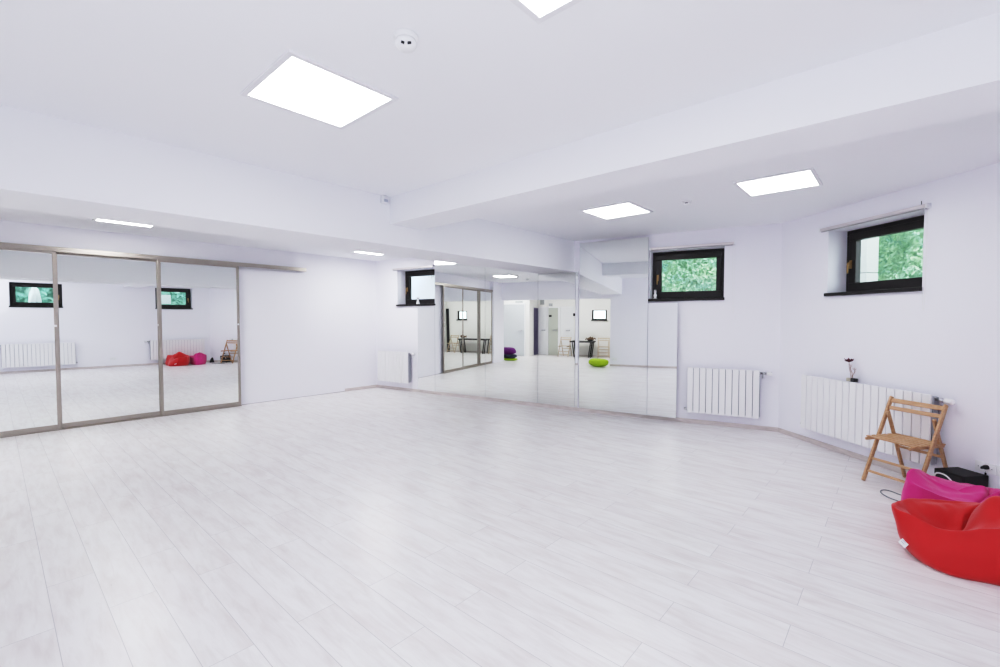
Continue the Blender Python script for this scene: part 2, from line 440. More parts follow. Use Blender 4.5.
bm = bmesh.new(); tube(bm, [(1.065, -.02, .03), (1.065, -.02, .070)], .003, 8); obj('wire_stub', bm, M['rubber'], bl3)

# ------------------------------------------------------------------ outside the windows
def hedge(loc, rz, w, h, depth, n, m, label, seed, size=.075):
    random.seed(seed)
    bm = bmesh.new()
    for i in range(n):
        x = random.uniform(-w / 2, w / 2); z = random.uniform(0, h)
        bulge = noise.noise(Vector((x * 1.6 + seed, z * 1.8, 0))) * .28
        y = depth * random.random() ** 1.7 + bulge + .3
        s = size * random.uniform(.6, 1.35)
        rot = Matrix.Rotation(random.uniform(0, 2 * PI), 3, 'Z') @ Matrix.Rotation(random.uniform(-.9, .9), 3, 'X') @ Matrix.Rotation(random.uniform(-1.0, 1.0), 3, 'Y')
        rot = Matrix.Rotation(random.uniform(-.8, .8), 3, 'Z') @ Matrix.Rotation(PI / 2 + random.uniform(-1.0, .5), 3, 'X') @ Matrix.Rotation(random.uniform(0, 2 * PI), 3, 'Z')
        c = Vector((x, y, z))
        pts = [(0, -s, 0), (s * .42, -s * .2, s * .12), (s * .30, s * .45, s * .10), (0, s, -s * .1), (-s * .30, s * .45, s * .10), (-s * .42, -s * .2, s * .12)]
        vs = [bm.verts.new(c + rot @ Vector(p)) for p in pts]
        bm.faces.new((vs[0], vs[1], vs[2], vs[3])); bm.faces.new((vs[0], vs[3], vs[4], vs[5]))
    # dense inner mass behind the leaves
    nx, nz = 24, 18; g = []
    for i in range(nx + 1):
        col = []
        for k in range(nz + 1):
            x = -w / 2 + w * i / nx; z = h * k / nz
            col.append(bm.verts.new((x, depth + .35 + .25 * noise.noise(Vector((x * 2, z * 2, seed))), z)))
        g.append(col)
    for i in range(nx):
        for k in range(nz): bm.faces.new((g[i][k], g[i + 1][k], g[i + 1][k + 1], g[i][k + 1]))
    o = obj('hedge', bm, m); o.location = loc; o.rotation_euler = (0, 0, rz)
    return tag(o, label, 'hedge', kind='stuff')
hedge(RC.at(1.35, .75, .9), RC.a, 2.0, 3.0, .6, 15000, M['leaf_green'], 'pale green hedge outside the window beside the tall mirror', 3, .034)
hedge(RD.at(.15, 1.02, .9), RD.a, 2.0, 3.0, .6, 15000, M['leaf_green'], 'leafy green hedge outside the window above the longest radiator', 11, .034)
hedge(RE.at(sE(2.3), 1.1, .9), RE.a, 5.4, 3.0, .6, 5600, M['leaf_teal'], 'blue-green shrubs outside the side wall windows', 21, .09)
# pale light-well masonry left of the third window's view
o = B('light_well_wall', M['stone'], None, (-.9, .37, .82, .98, 0, .80), (-.9, .37, .82, .98, .808, 1.9), bevel=.006)
o.location = RD.at(0, 0, 1.2); o.rotation_euler = (0, 0, RD.a); tag(o, 'pale stone block wall outside the window above the longest radiator', 'wall', kind='structure')
o = B('light_well_wall', M['outwhite'], None, (-1.2, 3.3, .85, 1.0, 0, 2.4)); o.location = RB.at(0, 0, .9); o.rotation_euler = (0, 0, RB.a)
tag(o, 'bright white rendered wall outside the window beside the broad mirror', 'wall', kind='structure')
# fringe of dry stems hanging over that white wall
random.seed(5); bm = bmesh.new()
for i in range(90):
    x = random.uniform(.75, 1.75); z = 2.46 + random.uniform(-.03, .05); l = random.uniform(.08, .17)
    bar(bm, (x, .80, z), (x + random.uniform(-.07, .02), .79, z - l), .006, .006)
o = obj('hanging_stems', bm, M['gravel']); o.location = RB.at(0); o.rotation_euler = (0, 0, RB.a); tag(o, 'fringe of dry grey stems over the outside white wall', 'plant stems', kind='stuff')
# white rounded boulder outside window 5
bm = bmesh.new(); bmesh.ops.create_icosphere(bm, subdivisions=4, radius=1)
for v in bm.verts:
    v.co = Vector((v.co.x * .22, v.co.y * .14, v.co.z * .62)) * (1 + .12 * noise.noise(v.co * 2.2))
o = obj('boulder', bm, M['outwhite'], None, smooth=True); o.location = RE.at(sE(.78), .85, 1.75)
tag(o, 'white upright boulder among shrubs outside the nearest side window', 'boulder')
o = B('reflection_slab', M['outwhite'], None, (-.2, .2, 0, .05, 0, .30), bevel=.01); o.location = RE.at(sE(3.72), .85, 1.93); o.rotation_euler = (0, 0, RE.a)  # pale slab put in as the whitish reflection in this window
tag(o, 'pale slab standing for a whitish reflection, outside the window above the bean bags', 'reflection slab')
tag(B('outside_ground', M['gravel'], None, (-14, 12, -10, 16, -.4, -.2)), 'ground outside the building', 'ground', kind='structure')
tag(B('outside_bank', M['gravel'], None, (1.9, 2.2, -3, 5.2, -.2, .9)), 'retaining bank outside the side wall', 'ground', kind='structure')

# ------------------------------------------------------------------ mirrors
def wall_mirror(run, s0, s1, z0, z1, tilt, label, off, pivot):
    sc = (s0 + s1) / 2; tn = math.tan(math.radians(tilt))
    c = run.at(sc, -off + (sc - pivot) * tn, z0); w = (s1 - s0) - .005
    bm = bmesh.new()
    box(bm, -w / 2, w / 2, -.003, .003, 0, z1 - z0)
    bmesh.ops.recalc_face_normals(bm, faces=bm.faces)
    for f in bm.faces: f.material_index = 0 if abs(f.normal.y) > .9 else 1
    o = obj('wall_mirror', bm, [M['mirror'], M['mirror_edge']]); o.location = c; o.rotation_euler = (0, 0, run.a + math.radians(tilt))
    return tag(o, label, 'mirror', 'frameless mirror panels on the end wall')
tB, tC = 0, -2.6
wall_mirror(RB, 1.19, 1.631, .058, 1.685, tB, 'short frameless mirror panel under the small window beside the corner radiator', .012, 2.8)
wall_mirror(RB, 1.631, 2.795, .058, 2.62, tB, 'frameless mirror panel right of the small window, reflecting the sliding doors', .012, 2.8)
wall_mirror(RB, 2.795, 3.845, .058, 2.62, tB, 'frameless mirror panel reflecting the white lobby doors', .012, 2.8)
wall_mirror(RB, 3.845, 4.50, .058, 2.172, tB, 'frameless mirror panel ending under the long beam', .012, 2.8)
wall_mirror(RC, -.012, 1.028, .058, 2.61, tC, 'tall frameless mirror reaching the ceiling, reflecting the black table', .042, .73)
wall_mirror(RC, 1.028, 1.43, .058, 1.670, tC, 'short frameless mirror panel under the window right of the tall mirror', .042, .73)
bm = bmesh.new(); box(bm, -.020, .020, -.003, .003, 0, 2.11)
o = obj('mirror_strip', bm, [M['mirror']]); o.location = RB.at(4.528, -.022, .06); o.rotation_euler = (0, 0, math.radians(20.5))
tag(o, 'narrow vertical mirror strip between the broad mirror and the tall mirror', 'mirror')

# sliding mirror doors on the left wall
def sliding_door(y0, y1, x, label, knob):
    r = thing('sliding_mirror_door', label, 'sliding door', (x, y0, .012), PI / 2, group='mirror sliding doors')
    L = y1 - y0; Z = 2.30; w = .037
    # local x runs along the wall, local -y faces the room
    B('door_frame', M['frame_gold'], r, (0, w, -.028, .004, 0, Z), (L - w, L, -.028, .004, 0, Z), (w, L - w, -.028, .004, 0, .062), (w, L - w, -.028, .004, Z - .03, Z), bevel=.004)
    bm = bmesh.new(); box(bm, w - .004, L - w + .004, -.016, -.010, .058, Z - .026)
    obj('mirror_pane', bm, M['mirror'], r)
    B('finger_pull', M['plastic'], r, (knob - .012, knob + .012, -.036, -.027, 1.33, 1.355), bevel=.003)
    return r
sliding_door(1.635, 2.72, -8.165, 'sliding mirror door nearest the plain white wall, reflecting the bean bags', 1.06)
sliding_door(.55, 1.665, -8.206, 'middle sliding mirror door between two metal stiles', 1.09)
sliding_door(-.31, .575, -8.165, 'sliding mirror door farthest from the plain white wall, cut by frame', .86)
r = thing('sliding_door_rail', 'long champagne metal top rail running past the sliding mirror doors', 'rail', (A_X, -.31, 2.318), PI / 2)
B('track', M['frame_gold'], r, (0, 4.15, -.095, -.001, 0, .052), bevel=.005)
B('fascia', M['frame_gold'], r, (0, 4.15, -.105, -.095, -.012, .052), bevel=.002)
r = thing('sliding_door_track', 'thin metal floor track under the sliding mirror doors', 'rail', (A_X, -.31, 0), PI / 2)
B('channel', M['frame_gold'], r, (0, 3.03, -.09, -.005, 0, .010))

# ------------------------------------------------------------------ radiators
def section_mesh():
    bm = bmesh.new(); w = .0785
    box(bm, .0035, w - .0035, -.115, -.095, 0, .62)                  # front fin
    box(bm, .0, w, -.090, -.045, .03, .59, 1)  # body behind the fin, gap shade put into its colour
    box(bm, .0, w, -.095, -.050, .555, .605, 1); box(bm, 0, w, -.095, -.050, .015, .065, 1)
    return bm
SEC = None
def radiator(run, s0, n, z0, label, valve=1, wall_n=0.):
    global SEC
    r = thing('radiator', label, 'radiator', run.at(s0, wall_n, z0), run.a, group='white panel radiators')
    for i in range(n):
        if SEC is None:
            s = obj('section', section_mesh(), [M['white'], M['radiator_gap']], r, .004); SEC = s
        else:
            s = SEC.copy(); COL.objects.link(s); s.parent = r
        s.location = (i * .0785, 0, 0)
    L = n * .0785
    B('side_grille', M['radiator_gap'], r, (L, L + .006, -.098, -.045, .02, .60), bevel=.002)
    for x in (.14, L - .14):
        B('bracket', M['white'], r, (x - .012, x + .012, -.042, -.001, .50, .53))
    bm = bmesh.new()
    x0 = L + .006
    lathe(bm, [(.013, 0), (.013, .028), (.020, .030), (.020, .05), (.014, .052), (.014, .07)], (x0, -.072, .58), 16, axis='x')
    obj('valve', bm, M['steel'], r)
    bm = bmesh.new()
    lathe(bm, [(.017, 0), (.024, .006), (.026, .035), (.022, .062), (.012, .066)], (x0 + .066, -.072, .58), 20, axis='x')
    obj('thermostat_head', bm, M['white'], r)
    bm = bmesh.new(); tube(bm, spline([(x0 + .03, -.072, .57), (x0 + .03, -.06, .54), (x0 + .03, -.02, .52), (x0 + .03, -.001, .52)], 5), .009, 10)
    obj('pipe', bm, M['steel'], r)
    bm = bmesh.new(); lathe(bm, [(.012, 0), (.016, -.01), (.016, -.035), (.010, -.04)], (0, -.072, .04), 14, axis='x')
    tube(bm, [(-.02, -.072, .04), (-.02, -.03, .03), (-.02, -.001, .03)], .008, 8)
    obj('lockshield_valve', bm, M['steel'], r)
    return r
radiator(RB, .16, 11, .168, 'white radiator in the far corner under the small window')
radiator(RC, 1.565, 11, .166, 'white radiator right of the tall mirror, on the wall of the leafy window')
radiator(RD, .485, 18, .178, 'longest white radiator, behind the folding chair')
radiator(RE, sE(4.66), 18, .158, 'white radiator on the side wall behind the bean bags')
radiator(RE, sE(1.57), 18, .158, 'white radiator on the side wall under the nearest window, seen in mirror')

# ------------------------------------------------------------------ ceiling fittings
def ceiling_light(x, y, label, z=CEIL, m='panel'):
    r = thing('ceiling_light', label, 'ceiling light', (x, y, z), 0, group='square LED ceiling panels')
    a, b = .267, .296
    B('frame', M['lightframe'], r, (-b, b, -b, -a, -.012, 0), (-b, b, a, b, -.012, 0), (-b, -a, -a, a, -.012, 0), (a, b, -a, a, -.012, 0), bevel=.002)
    B('diffuser', M[m], r, (-a, a, -a, a, -.009, -.001))
ceiling_light(-2.355, 1.203, 'large square LED panel on the near ceiling, left of the smoke detector')
ceiling_light(-.82, 1.20, 'square LED panel at the top edge of the photo')
ceiling_light(-2.375, 4.645, 'square LED panel beyond the cross beam, near the tall mirror')
ceiling_light(-.825, 4.655, 'square LED panel beyond the cross beam, toward the slanting wall')
ceiling_light(-7.06, 1.14, 'LED panel partly hidden by the long beam, above the sliding doors', m='panel_side')
ceiling_light(-7.06, 4.60, 'LED panel partly hidden by the long beam, near the corner radiator', m='panel_side')
ceiling_light(-8.2, -2.3, 'unseen LED panel added to light the lobby, over the doors', m='panel_side')  # lobby panels hang out of view, added for their light
ceiling_light(-5.4, -2.7, 'unseen LED panel added to light the lobby, near the black table', m='panel_side')

r = thing('smoke_detector', 'white domed smoke detector beside the large near LED panel', 'smoke detector', (-1.594, 1.199, CEIL), 0)
bm = bmesh.new(); lathe(bm, [(.052, 0), (.052, -.012), (.045, -.020)], n=28); obj('base', bm, M['plastic'], r)
bm = bmesh.new(); lathe(bm, [(.044, -.020), (.046, -.036), (.036, -.052), (.018, -.060), (.004, -.062)], n=28); obj('dome', bm, M['plastic'], r)
for q in (-1, 1):
    bm = bmesh.new()
    bar(bm, (.030 + .006 * q + .0, -.0225 + q * .004, -.0505), (.028 + .020 * .6 * q, -.021 + .020 * .8 * q, -.047 + .001), .010, .008)
    obj('slot', bm, M['slot'], r)
r = thing('smoke_detector', 'small round ceiling detector between the two far LED panels', 'smoke detector', (-1.643, 4.742, CEIL), 0)
bm = bmesh.new(); lathe(bm, [(.050, 0), (.050, -.010), (.043, -.016)], n=28); obj('base', bm, M['plastic'], r)
bm = bmesh.new(); lathe(bm, [(.040, -.016), (.040, -.032), (.020, -.040), (.004, -.041)], n=24); obj('dome', bm, M['plastic'], r)
bm = bmesh.new(); box(bm, -.006, .020, -.042, -.034, -.032, -.024); obj('slot', bm, M['slot'], r)
r = thing('smoke_detector', 'round detector on the side bay ceiling, seen in the broad mirror', 'smoke detector', (-6.70, .28, CEIL), 0)
bm = bmesh.new(); lathe(bm, [(.055, 0), (.055, -.012), (.046, -.018)], n=24); obj('base', bm, M['plastic'], r)
bm = bmesh.new(); lathe(bm, [(.044, -.018), (.044, -.042), (.022, -.052), (.004, -.053)], n=24); obj('dome', bm, M['sign'], r)
r = thing('motion_sensor', 'small white motion sensor box where the two beams meet', 'motion sensor', (-3.803, 2.575, 2.57), 0)
B('housing', M['plastic'], r, (0, .045, -.035, .035, 0, .075), bevel=.008)
B('lens', mat('sensor_lens', (.48, .50, .56), .3), r, (.044, .050, -.022, .022, .012, .040), bevel=.004)
B('bracket', M['sign'], r, (0, .03, -.02, .02, .0755, .079))

# ------------------------------------------------------------------ wall sockets
def socket(run, s, z, n, label, first_n=0.):
    r = thing('wall_socket', label, 'socket', run.at(s, first_n, z), run.a)
    for i in range(n):
        B('face_plate', M['plastic'], r, (i * .072, i * .072 + .070, -.011, 0, 0, .08), bevel=.003)
        bm = bmesh.new(); lathe(bm, [(.021, -.0115), (.021, -.013), (.018, -.0135), (.016, -.0125)], (i * .072 + .035, 0, .04), 20, axis='y'); obj('insert', bm, M['plastic'], r)
        for dx in (-.009, .009):
            bm = bmesh.new(); lathe(bm, [(.003, -.0130), (.003, -.0145)], (i * .072 + .035 + dx, 0, .04), 8, axis='y'); obj('pin_hole', bm, M['slot'], r)
    return r
socket(RD, 2.155, .235, 3, 'white triple wall socket with a black plug above the black amplifier')
socket(RE, sE(2.45), .215, 2, 'white double socket low on the side wall, seen in sliding mirror')
RW = Run((-3.93, -1.0), 180)
socket(RW, 0.0, .17, 2, 'white double socket low on the wall seen in tall mirror')

# ------------------------------------------------------------------ folding chair
def folding_chair(name, label, wood, loc, rz):
    r = thing(name, label, 'chair', loc, rz, group=None)
    W, dT, hT = .41, .312, .745
    for x in (.0, W):
        bm = bmesh.new(); bar(bm, (x, 0, 0), (x, dT, hT), .021, .036, (0, 1, 0)); o = obj('leg', bm, wood, r, .007)
    px0, px1 = .030, W - .030
    for x in (px0, px1):
        bm = bmesh.new(); bar(bm, (x, .455, 0), (x, .228, .62), .019, .032, (0, 1, 0)); obj('leg', bm, wood, r, .006)
    post = lambda z: dT * z / hT
    n = (0, -hT, dT)
    for z, hgt in ((.712, .040), (.648, .034)):
        bm = bmesh.new(); bar(bm, (.008, post(z), z), (W - .008, post(z), z), .014, hgt, n)
        # bar's 'd' runs along up = plank normal; swap so the slat stands in the plane of the posts
        bm.free(); bm = bmesh.new(); bar(bm, (.008, post(z), z), (W - .008, post(z), z), .014, hgt, (0, dT, hT)); obj('back_slat', bm, wood, r, .004)
    # seat: two rails and cross slats
    bm = bmesh.new()
    for i in range(6):
        y = .0 + i * .062
        box(bm, .014, W - .014, y, y + .036, .402, .414)
    seat = obj('seat', bm, wood, r, .003)
    for x in (.034, W - .034):
        bm = bmesh.new(); bar(bm, (x, -.03, .391), (x, .355, .391), .020, .026, (0, 0, 1)); obj('seat_rail', bm, wood, r, .008)
    for z in (.092, .200):
        bm = bmesh.new(); bar(bm, (.006, post(z), z), (W - .006, post(z), z), .012, .022, (0, dT, hT)); obj('stretcher', bm, wood, r, .003)
    bm = bmesh.new(); yb = lambda z: .455 - .227 * z / .62
    bar(bm, (px0, yb(.30), .30), (px1, yb(.30), .30), .012, .022); obj('stretcher', bm, wood, r, .003)
    bm = bmesh.new()
    for x in (.0155, W - .0155): lathe(bm, [(.006, -.006), (.006, .006)], (x, post(.585), .585), 10, axis='x')
    obj('pivot_bolt', bm, M['steel'], r)
    return r
folding_chair('folding_chair', 'beech wood folding chair in front of the longest radiator', M['beech'], (-.204, 5.138, 0), math.radians(-34.5))

# small vase arrangement on the longest radiator
r = thing('flower_vase', 'tiny vase with a dark red flower standing on the longest radiator', 'vase', RD.at(1.10, -.07, .799), RD.a)
B('pot', M['beige'], r, (-.048, -.002, -.022, .022, 0, .036), bevel=.004)
B('pot', M['rubber'], r, (.002, .046, -.022, .022, 0, .038), bevel=.004)
bm = bmesh.new()
tube(bm, spline([(-.012, 0, .03), (-.02, 0, .08), (-.034, 0, .14), (-.040, 0, .205)], 5), .003, 6)
tube(bm, spline([(.004, 0, .034), (.008, 0, .07), (.024, .004, .105), (.028, 0, .13)], 5), .0035, 6)
tube(bm, spline([(0, 0, .034), (-.004, 0, .08), (-.016, -.004, .13), (-.022, 0, .155)], 5), .0035, 6)
obj('stem', bm, M['twig'], r)
def petals(parent, name, c, rr, n, m, tilt=.5, seed=1):
    random.seed(seed); bm = bmesh.new()
    for k in range(n):
        a = 2 * PI * k / n + random.uniform(-.2, .2); u = Vector((math.cos(a), math.sin(a), 0)); v = Vector((-u.y, u.x, 0)); w = Vector((0, 0, 1))
        t = tilt * random.uniform(.6, 1.3); e = rr * random.uniform(.8, 1.15); C0 = Vector(c)
        pts = [C0, C0 + u * e * .55 + v * e * .34 + w * e * t * .4, C0 + u * e + w * e * t, C0 + u * e * .55 - v * e * .34 + w * e * t * .4]
        vs = [bm.verts.new(p) for p in pts]; bm.faces.new(vs)
        vs2 = [bm.verts.new(p + w * .002) for p in pts]; bm.faces.new(vs2[::-1])
    return obj(name, bm, m, parent)
petals(r, 'flower', (-.042, 0, .197), .046, 14, M['petal'], .75, 2)
petals(r, 'bloom', (.026, 0, .118), .024, 8, M['leafpale'], 1.1, 3)
petals(r, 'bloom', (-.022, 0, .148), .022, 8, M['leafpale'], 1.2, 4)
petals(r, 'bloom', (.004, 0, .07), .024, 8, M['leafpale'], 1.4, 5)

# figurine on the sill of window 2
r = thing('figurine', 'small white figurine on the sill of the window beside the tall mirror', 'figurine', RC.at(1.105, .05, ZB + .032), RC.a + .3)
bm = bmesh.new()
lathe(bm, [(.028, 0), (.030, .006), (.018, .014), (.022, .035), (.024, .055), (.016, .072), (.011, .082), (.017, .092), (.019, .104), (.012, .116), (.004, .120)], n=18)
tube(bm, spline([(.0, -.012, .100), (0, -.026, .104), (0, -.034, .098)], 4), [.010] * 4 + [.010, .009, .009, .008, .006][:5], 8)
obj('body', bm, M['figure'], r)
bm = bmesh.new()
for sx in (-1, 1): lathe(bm, [(.006, .110), (.0055, .124), (.001, .134)], (sx * .009, .002, 0), 8)
obj('ear', bm, M['figure'], r)
bm = bmesh.new(); tube(bm, spline([(.0, .022, .02), (.012, .036, .022), (.020, .030, .045), (.016, .026, .062)], 5), .005, 8); obj('tail', bm, M['figure'], r)
# bud vase on the sill of window 1
r = thing('bud_vase', 'small white cone vase with a dark flower on the corner window sill', 'vase', RB.at(1.098, .10, ZB + .032), RB.a)
bm = bmesh.new(); lathe(bm, [(.040, 0), (.040, .004), (.026, .045), (.015, .085), (.012, .10), (.014, .105)], n=20); obj('body', bm, M['figure'], r)
petals(r, 'flower', (0, 0, .105), .034, 9, M['petal'], .8, 6)

# ------------------------------------------------------------------ bean bags
def sm(x): x = max(0, min(1, x)); return x * x * (3 - 2 * x)
def beanbag(name, label, cat, loc, rz, Rx, Ry, Hh, m, e=.62, dents=(), spikes=(), base=.80, wr=.010, seed=1, nu=150, nv=76, folds=()):
    """plump closed sack: flat underside, bulging sides, dented top with gathered corners"""
    bm = bmesh.new(); rows = []
    sg = lambda v, p: math.copysign(abs(v) ** p, v)
    for j in range(nv + 1):
        ph = -PI / 2 + PI * j / nv
        row = []
        for i in range(nu):
            th = 2 * PI * i / nu
            cr = abs(math.cos(ph)) ** e; zz = (sg(math.sin(ph), .78) + 1) / 2
            k = base + (1 - base) * sm(zz / .45)                       # narrower where it rests
            ct, st = sg(math.cos(th), .82), sg(math.sin(th), .82)
            x, y, z = Rx * cr * ct * k, Ry * cr * st * k, zz * Hh
            for (ta, wa, zc, wz, amp, lift) in spikes:
                da = math.atan2(math.sin(th - ta), math.cos(th - ta))
                w = math.exp(-(da / wa) ** 2) * math.exp(-((z - zc) / wz) ** 2) * cr
                x += math.cos(ta) * amp * w; y += math.sin(ta) * amp * w; z += lift * w
            for (dx, dy, sx, sy, ang, dep) in dents:
                c, s_ = math.cos(ang), math.sin(ang); ux, uy = (x - dx) * c + (y - dy) * s_, -(x - dx) * s_ + (y - dy) * c
                w = math.exp(-(ux / sx) ** 2 - (uy / sy) ** 2)
                z -= dep * w * sm(z / (Hh * .8))
            p = Vector((x, y, z))
            up = sm(z / (Hh * .55))
            for (fx, fy, ang, ln, sharp, amp) in folds:                # narrow creases / ridges
                c, s_ = math.cos(ang), math.sin(ang); ux, uy = (x - fx) * c + (y - fy) * s_, -(x - fx) * s_ + (y - fy) * c
                z += amp * math.exp(-(ux / ln) ** 4) * math.exp(-abs(uy) / sharp) * up
            nz = noise.noise(Vector((x * 5 + seed, y * 5, z * 6))) + .5 * noise.noise(Vector((x * 12, y * 12 + seed, z * 12)))
            rad = Vector((x, y, (z - Hh * .4))).normalized()
            p = Vector((x, y, z)) + rad * (wr * nz * (.3 + .7 * up))
            p.z = max(p.z, 0.0) if j > nv * .3 else max(0, p.z)
            row.append(bm.verts.new(p))
        rows.append(row)
    for a, b in zip(rows, rows[1:]):
        for i in range(nu):
            bm.faces.new((a[i], a[(i + 1) % nu], b[(i + 1) % nu], b[i]))
    bmesh.ops.remove_doubles(bm, verts=bm.verts, dist=1e-5)
    r = thing(name, label, cat, loc, rz)
    obj('cover', bm, m, r, smooth=True)
    return r
import numpy as np
def loop_spline(pts, n):
    """closed smooth curve through pts, n samples, evenly by parameter"""
    P = [np.array(p, float) for p in pts]; k = len(P); out = []
    for i in range(n):
        u = i / n * k; j = int(u); t = u - j
        p0, p1, p2, p3 = P[(j - 1) % k], P[j % k], P[(j + 1) % k], P[(j + 2) % k]
        out.append(.5 * (2 * p1 + (p2 - p0) * t + (2 * p0 - 5 * p1 + 4 * p2 - p3) * t * t + (3 * p1 - p0 - 3 * p2 + p3) * t ** 3))
    return out
def sack(label, c, rim, base, inner, m, seam_m, bulge, seed, wr=.006, folds=()):
    """half-filled bean bag: resting outline, bulging sides, a seamed lip and a slumped, creased top"""
    n = 200
    R = loop_spline(rim, n); Bs = loop_spline(base, n)
    ctl = [R[i] for i in range(0, n, 8)] + [np.array(p, float) for p in inner]
    X = np.array([[p[0], p[1]] for p in ctl]); Z = np.array([p[2] for p in ctl])
    k = len(ctl); d = np.linalg.norm(X[:, None] - X[None], axis=2)
    K = np.where(d > 0, d * d * np.log(d + 1e-9), 0)
    A = np.zeros((k + 3, k + 3)); A[:k, :k] = K + np.eye(k) * 2e-4; A[:k, k] = 1; A[:k, k + 1:] = X; A[k, :k] = 1; A[k + 1:, :k] = X.T
    W = np.linalg.solve(A, np.concatenate([Z, [0, 0, 0]]))
    def top(x, y):
        r = np.hypot(X[:, 0] - x, X[:, 1] - y)
        z = float(np.dot(W[:k], np.where(r > 0, r * r * np.log(r + 1e-9), 0)) + W[k] + W[k + 1] * x + W[k + 2] * y)
        for (fx, fy, ang, ln, sharp, amp) in folds:
            ca, sa = math.cos(ang), math.sin(ang); ux, uy = (x - fx) * ca + (y - fy) * sa, -(x - fx) * sa + (y - fy) * ca
            uy += .012 * math.sin(ux * 25 + seed)
            z += amp * math.exp(-(ux / ln) ** 4) * math.exp(-abs(uy) / sharp)
        return z
    ox, oy = c
    bm = bmesh.new(); rows = []
    cen = np.array([ox, oy, 0.])
    nb, ns, nt_ = 5, 26, 46
    for j in range(1, nb + 1): rows.append([cen + (np.array([b[0], b[1], 0.]) - cen) * (j / nb) for b in Bs])
    for j in range(1, ns + 1):
        t = j / ns; row = []
        for i in range(n):
            b = np.array([Bs[i][0], Bs[i][1], 0.]); r = R[i]; out = np.array([b[0] + r[0] - 2 * ox, b[1] + r[1] - 2 * oy, 0.]); out /= np.linalg.norm(out)
            q = b + (r - b) * np.array([t, t, t ** .86]) + out * bulge * math.sin(PI * t ** .62) * (1 - .25 * t)
            x, y, z = q
            nz = noise.noise(Vector((x * 7 + seed, y * 7, z * 9))) + .4 * noise.noise(Vector((x * 18, y * 18 + seed, z * 10)))
            pucker = math.sin(i * 2 * PI / n * 23 + 6 * noise.noise(Vector((x * 4, y * 4, seed)))) * sm((t - .6) / .4) * .12
            q = q + out * wr * (nz + pucker) * min(1, 2.2 * t)
            row.append(q)
        rows.append(row)
    for j in range(1, nt_ + 1):
        t = 1 - j / nt_; row = []
        for i in range(n):
            r = R[i]; x, y = ox + (r[0] - ox) * t, oy + (r[1] - oy) * t
            z = top(x, y) * sm((1 - t) / .10) + r[2] * (1 - sm((1 - t) / .10))
            z += .006 * math.exp(-((1 - t) / .06) ** 2)
            z += wr * 1.1 * (noise.noise(Vector((x * 8, y * 8 + seed, 1.7))) + .5 * noise.noise(Vector((x * 19, y * 19, seed))))
            row.append(np.array([x, y, max(z, .05)]))
        rows.append(row)
    loc = Vector((ox, oy, 0)); V = [[bm.verts.new(Vector(p) - loc) for p in row] for row in rows]
    bm.faces.new(V[0][::-1])
    for a, b2 in zip(V, V[1:]):
        for i in range(n):
            if (a[i].co - a[(i + 1) % n].co).length < 1e-7 and (b2[i].co - b2[(i + 1) % n].co).length < 1e-7: continue
            bm.faces.new((a[i], a[(i + 1) % n], b2[(i + 1) % n], b2[i]))
    bmesh.ops.remove_doubles(bm, verts=bm.verts, dist=2e-5)
    r = thing('bean_bag', label, 'bean bag', (ox, oy, 0), 0)
    obj('cover', bm, m, r, smooth=True)
    return r
red = sack('red slumped bean bag with a white tag, nearest the camera', (.36, 3.86),
    [(.82, 3.86, .22), (.70, 4.06, .27), (.47, 4.10, .285), (.27, 4.08, .272), (.10, 3.98, .268), (-.002, 3.765, .262), (.10, 3.70, .235), (.24, 3.665, .212), (.42, 3.665, .275), (.66, 3.60, .31)],
    [(.77, 3.86), (.66, 4.02), (.47, 4.06), (.28, 4.04), (.13, 3.94), (.085, 3.80), (.13, 3.64), (.26, 3.55), (.46, 3.59), (.70, 3.58)],
    [(.10, 3.86, .225), (.16, 3.81, .185), (.26, 3.80, .15), (.30, 3.88, .185), (.34, 3.94, .25), (.42, 3.85, .395), (.52, 3.87, .39), (.64, 3.86, .33), (.40, 4.0, .31), (.20, 3.95, .245), (.36, 3.78, .25), (.5, 3.76, .335)],
    M['red'], M['seam'], .040, 3, .011,
    ((.33, 3.90, math.radians(58), .13, .012, -.075), (.20, 3.80, math.radians(-12), .11, .014, -.055), (.50, 3.80, math.radians(75), .10, .014, .018), (.56, 3.84, math.radians(40), .12, .014, -.02)))
bm = bmesh.new()
vs = [bm.verts.new(p) for p in ((0, 0, 0), (0, -.052, -.012), (-.034, -.056, -.046), (-.038, -.004, -.034))]
bm.faces.new(vs); t = obj('care_tag', bm, M['tag'], red); t.location = (-.300, -.155, .105); t.rotation_euler = (0, 0, .55); t.modifiers.new('s', 'SOLIDIFY').thickness = .002
bm = bmesh.new()
for k in range(3):
    q = .25 + .22 * k
    bar(bm, (-.036 * q - .0004, -.014, -.036 * q - .002), (-.036 * q - .0004, -.042, -.036 * q - .008), .001, .003)
o = obj('print_line', bm, M['tagprint'], t); o.location = (-.003, 0, .003)
tag(t, 'white care tag with small print')
pink = sack('pink slumped bean bag behind the red one', (.45, 4.36),
    [(.79, 4.36, .25), (.68, 4.54, .255), (.46, 4.58, .27), (.26, 4.53, .285), (.10, 4.31, .385), (.085, 4.19, .31), (.28, 4.16, .26), (.50, 4.15, .27), (.70, 4.19, .25)],
    [(.75, 4.36), (.65, 4.50), (.46, 4.53), (.24, 4.49), (.075, 4.31), (.10, 4.20), (.28, 4.18), (.50, 4.17), (.67, 4.21)],
    [(.20, 4.34, .305), (.30, 4.28, .265), (.42, 4.30, .275), (.50, 4.36, .315), (.58, 4.30, .265), (.36, 4.42, .285)],
    M['pink'], M['darkseam'], .026, 8, .012,
    ((.30, 4.36, math.radians(12), .18, .018, .026), (.46, 4.32, math.radians(70), .14, .012, -.06), (.52, 4.33, math.radians(55), .12, .014, .04), (.22, 4.40, math.radians(-25), .14, .016, -.022)))

